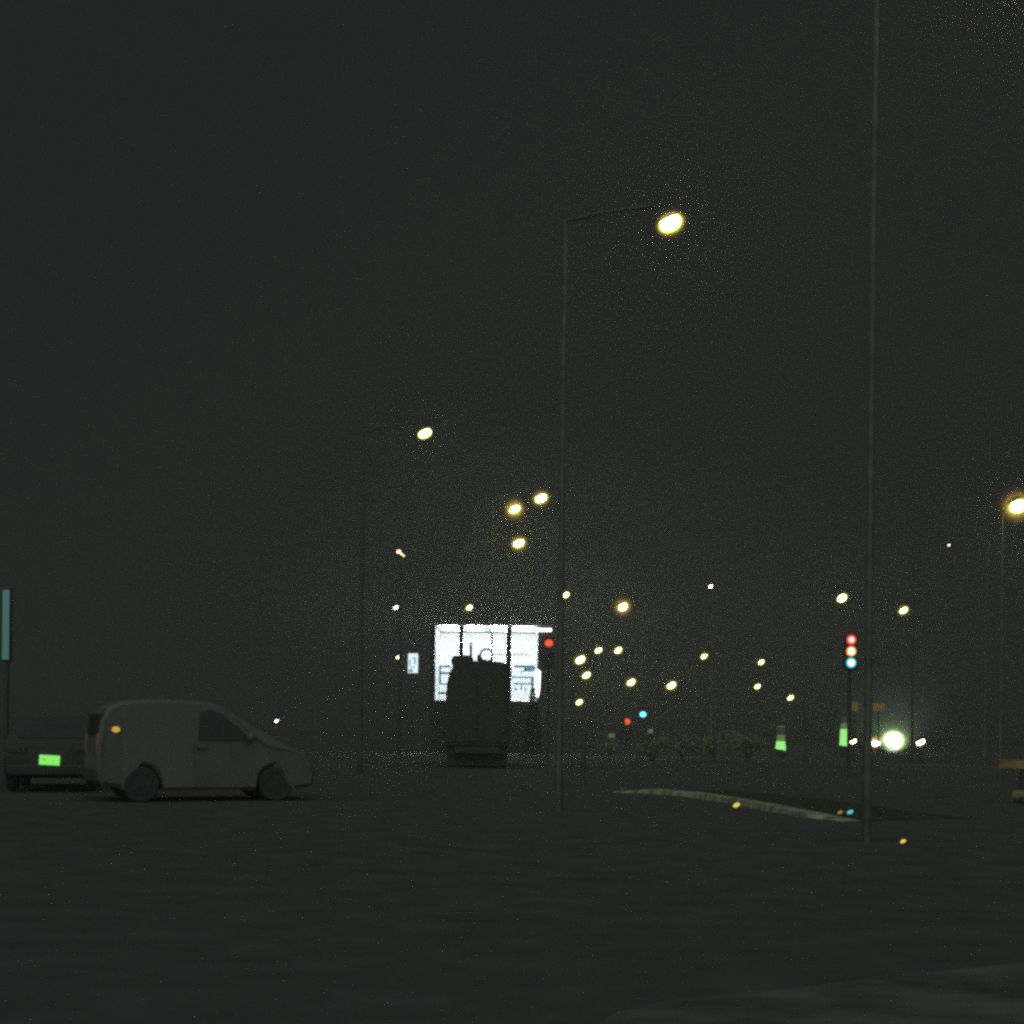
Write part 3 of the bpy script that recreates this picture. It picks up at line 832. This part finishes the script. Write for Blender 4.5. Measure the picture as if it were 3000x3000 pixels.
# ------------------------------------------------------------------ planting
def shrub(label, px, ytop, wpx, d, hz, mm='leaf_pale', n=500, group='bushes lit by the lamps'):
    P = at(px, ytop, d)
    H = P.z
    ww = wpx / FPX * d
    t = thing('bush', label, 'bush', (P.x, d, 0), 0, group)
    m = MB()
    lobes = [(random.uniform(-.35, .35) * ww, random.uniform(-.3, .3), random.uniform(.35, .8) * H, random.uniform(.16, .3) * ww) for _ in range(7)]
    for i in range(n):
        lx, ly, lz, lr = random.choice(lobes)
        a, bb = random.uniform(0, 2 * math.pi), random.uniform(-1, 1)
        q = lr * random.uniform(.5, 1) ** .5
        p = Vector((lx + q * math.cos(a) * math.sqrt(1 - bb * bb), ly + q * math.sin(a) * math.sqrt(1 - bb * bb), max(.12, min(H, lz + q * bb * .8))))
        s = random.uniform(.05, .11)
        u = Vector((random.gauss(0, 1), random.gauss(0, 1), random.gauss(0, 1))).normalized()
        v2 = u.orthogonal().normalized()
        m._add([p - u * s, p + v2 * s * .5, p + u * s, p - v2 * s * .5], [(0, 1, 2, 3)])
    m.build('foliage', M[mm], t, smooth=False)
    st = MB()
    for i in range(4):
        st.tube([(0.05 * i - .08, 0, 0), (random.uniform(-.25, .25) * ww, 0, H * .6)], [.03, .012], 6)
    st.build('stem', M['stem'], t)
shrub('low bush at the left end of the lit row, right of the far signals', 1910, 2150, 90, 62, 1)
shrub('second low bush of the lit row, under the right lamp of the level pair', 2000, 2152, 100, 62, 1)
shrub('third bush of the lit row, beneath the faint pole', 2095, 2140, 110, 62, 1)
shrub('tallest bush at the right end of the lit row', 2190, 2110, 110, 62, 1, n=700)
shrub('small dark bush left of the lit row, under the far red signal', 1790, 2165, 60, 70, 1, n=300)

# a slim dark conifer in front of the right corner of the shop
P = at(1562, 2004, 72)
t = thing('conifer', 'slim dark pointed conifer in front of the right corner of the shop', 'tree', (P.x, 72, 0))
m = MB()
for i in range(900):
    q = random.random() ** .7
    z = .25 + (P.z - .25) * (1 - q)
    rad = .02 + .62 * q * random.uniform(.6, 1)
    a = random.uniform(0, 2 * math.pi)
    p = Vector((rad * math.cos(a), rad * math.sin(a), z))
    u = Vector((math.cos(a), math.sin(a), random.uniform(-.5, .6))).normalized() * random.uniform(.07, .13)
    v2 = u.orthogonal().normalized() * .04
    m._add([p - u, p + v2, p + u, p - v2], [(0, 1, 2, 3)])
m.build('crown', M['leaf'], t, smooth=False)
MB().tube([(0, 0, 0), (0, 0, P.z * .9)], [.07, .02], 8).build('trunk', M['stem'], t)

# low pale details near the far signals
def pale_box(label, px, py, wpx, hpx, d):  # distant lit windows, built as small glowing panels on added posts
    P = at(px, py, d)
    ww, hh = wpx / FPX * d, hpx / FPX * d
    t = thing('far_window', label, 'board', (P.x, P.y, 0))
    MB().tube([(0, .05, 0), (0, .05, P.z)], .03, 8).build('post', M['pole'], t)
    MB().box((0, 0, P.z), (ww, .04, hh)).build('window_face', M['window_pale'], t, bevel=.01)
pale_box('tiny pale lit window low down, left of the far red signal', 1792, 2155, 18, 12, 90)
pale_box('fainter pale lit window right of the far red signal, above the bushes', 1906, 2142, 14, 12, 90)

# thin post right of the lorry
P = at(1708, 2290, 33)
t = thing('marker_post', 'faint thin post standing on the asphalt right of the dark lorry', 'post', (P.x, 33, 0))
MB().tube([(0, 0, 0), (0, 0, at(1708, 2150, 33).z)], [.06, .05], 12).build('shaft', M['near_pole'], t)
MB().ellipsoid((0, 0, at(1708, 2150, 33).z), (.06, .06, .05)).build('cap', M['near_pole'], t)

# ------------------------------------------------------------------ night air
hz = MB()
hz.box((0, 380, 7.2), (640, 840, 16.6))
ho = hz.build('haze', bpy.data.materials.new('night_haze'), smooth=False)
hm = ho.data.materials[0]
hm.use_nodes = True
ht = hm.node_tree
for n_ in list(ht.nodes):
    if n_.type != 'OUTPUT_MATERIAL': ht.nodes.remove(n_)
pv = ht.nodes.new('ShaderNodeVolumePrincipled')
pv.inputs['Color'].default_value = (0.9, 0.95, 0.88, 1)
pv.inputs['Density'].default_value = 0.0042
pv.inputs['Anisotropy'].default_value = 0.7
ht.links.new(pv.outputs['Volume'], [n_ for n_ in ht.nodes if n_.type == 'OUTPUT_MATERIAL'][0].inputs['Volume'])
tag(ho, 'thin night haze glowing round the lamps', 'haze', kind='stuff')
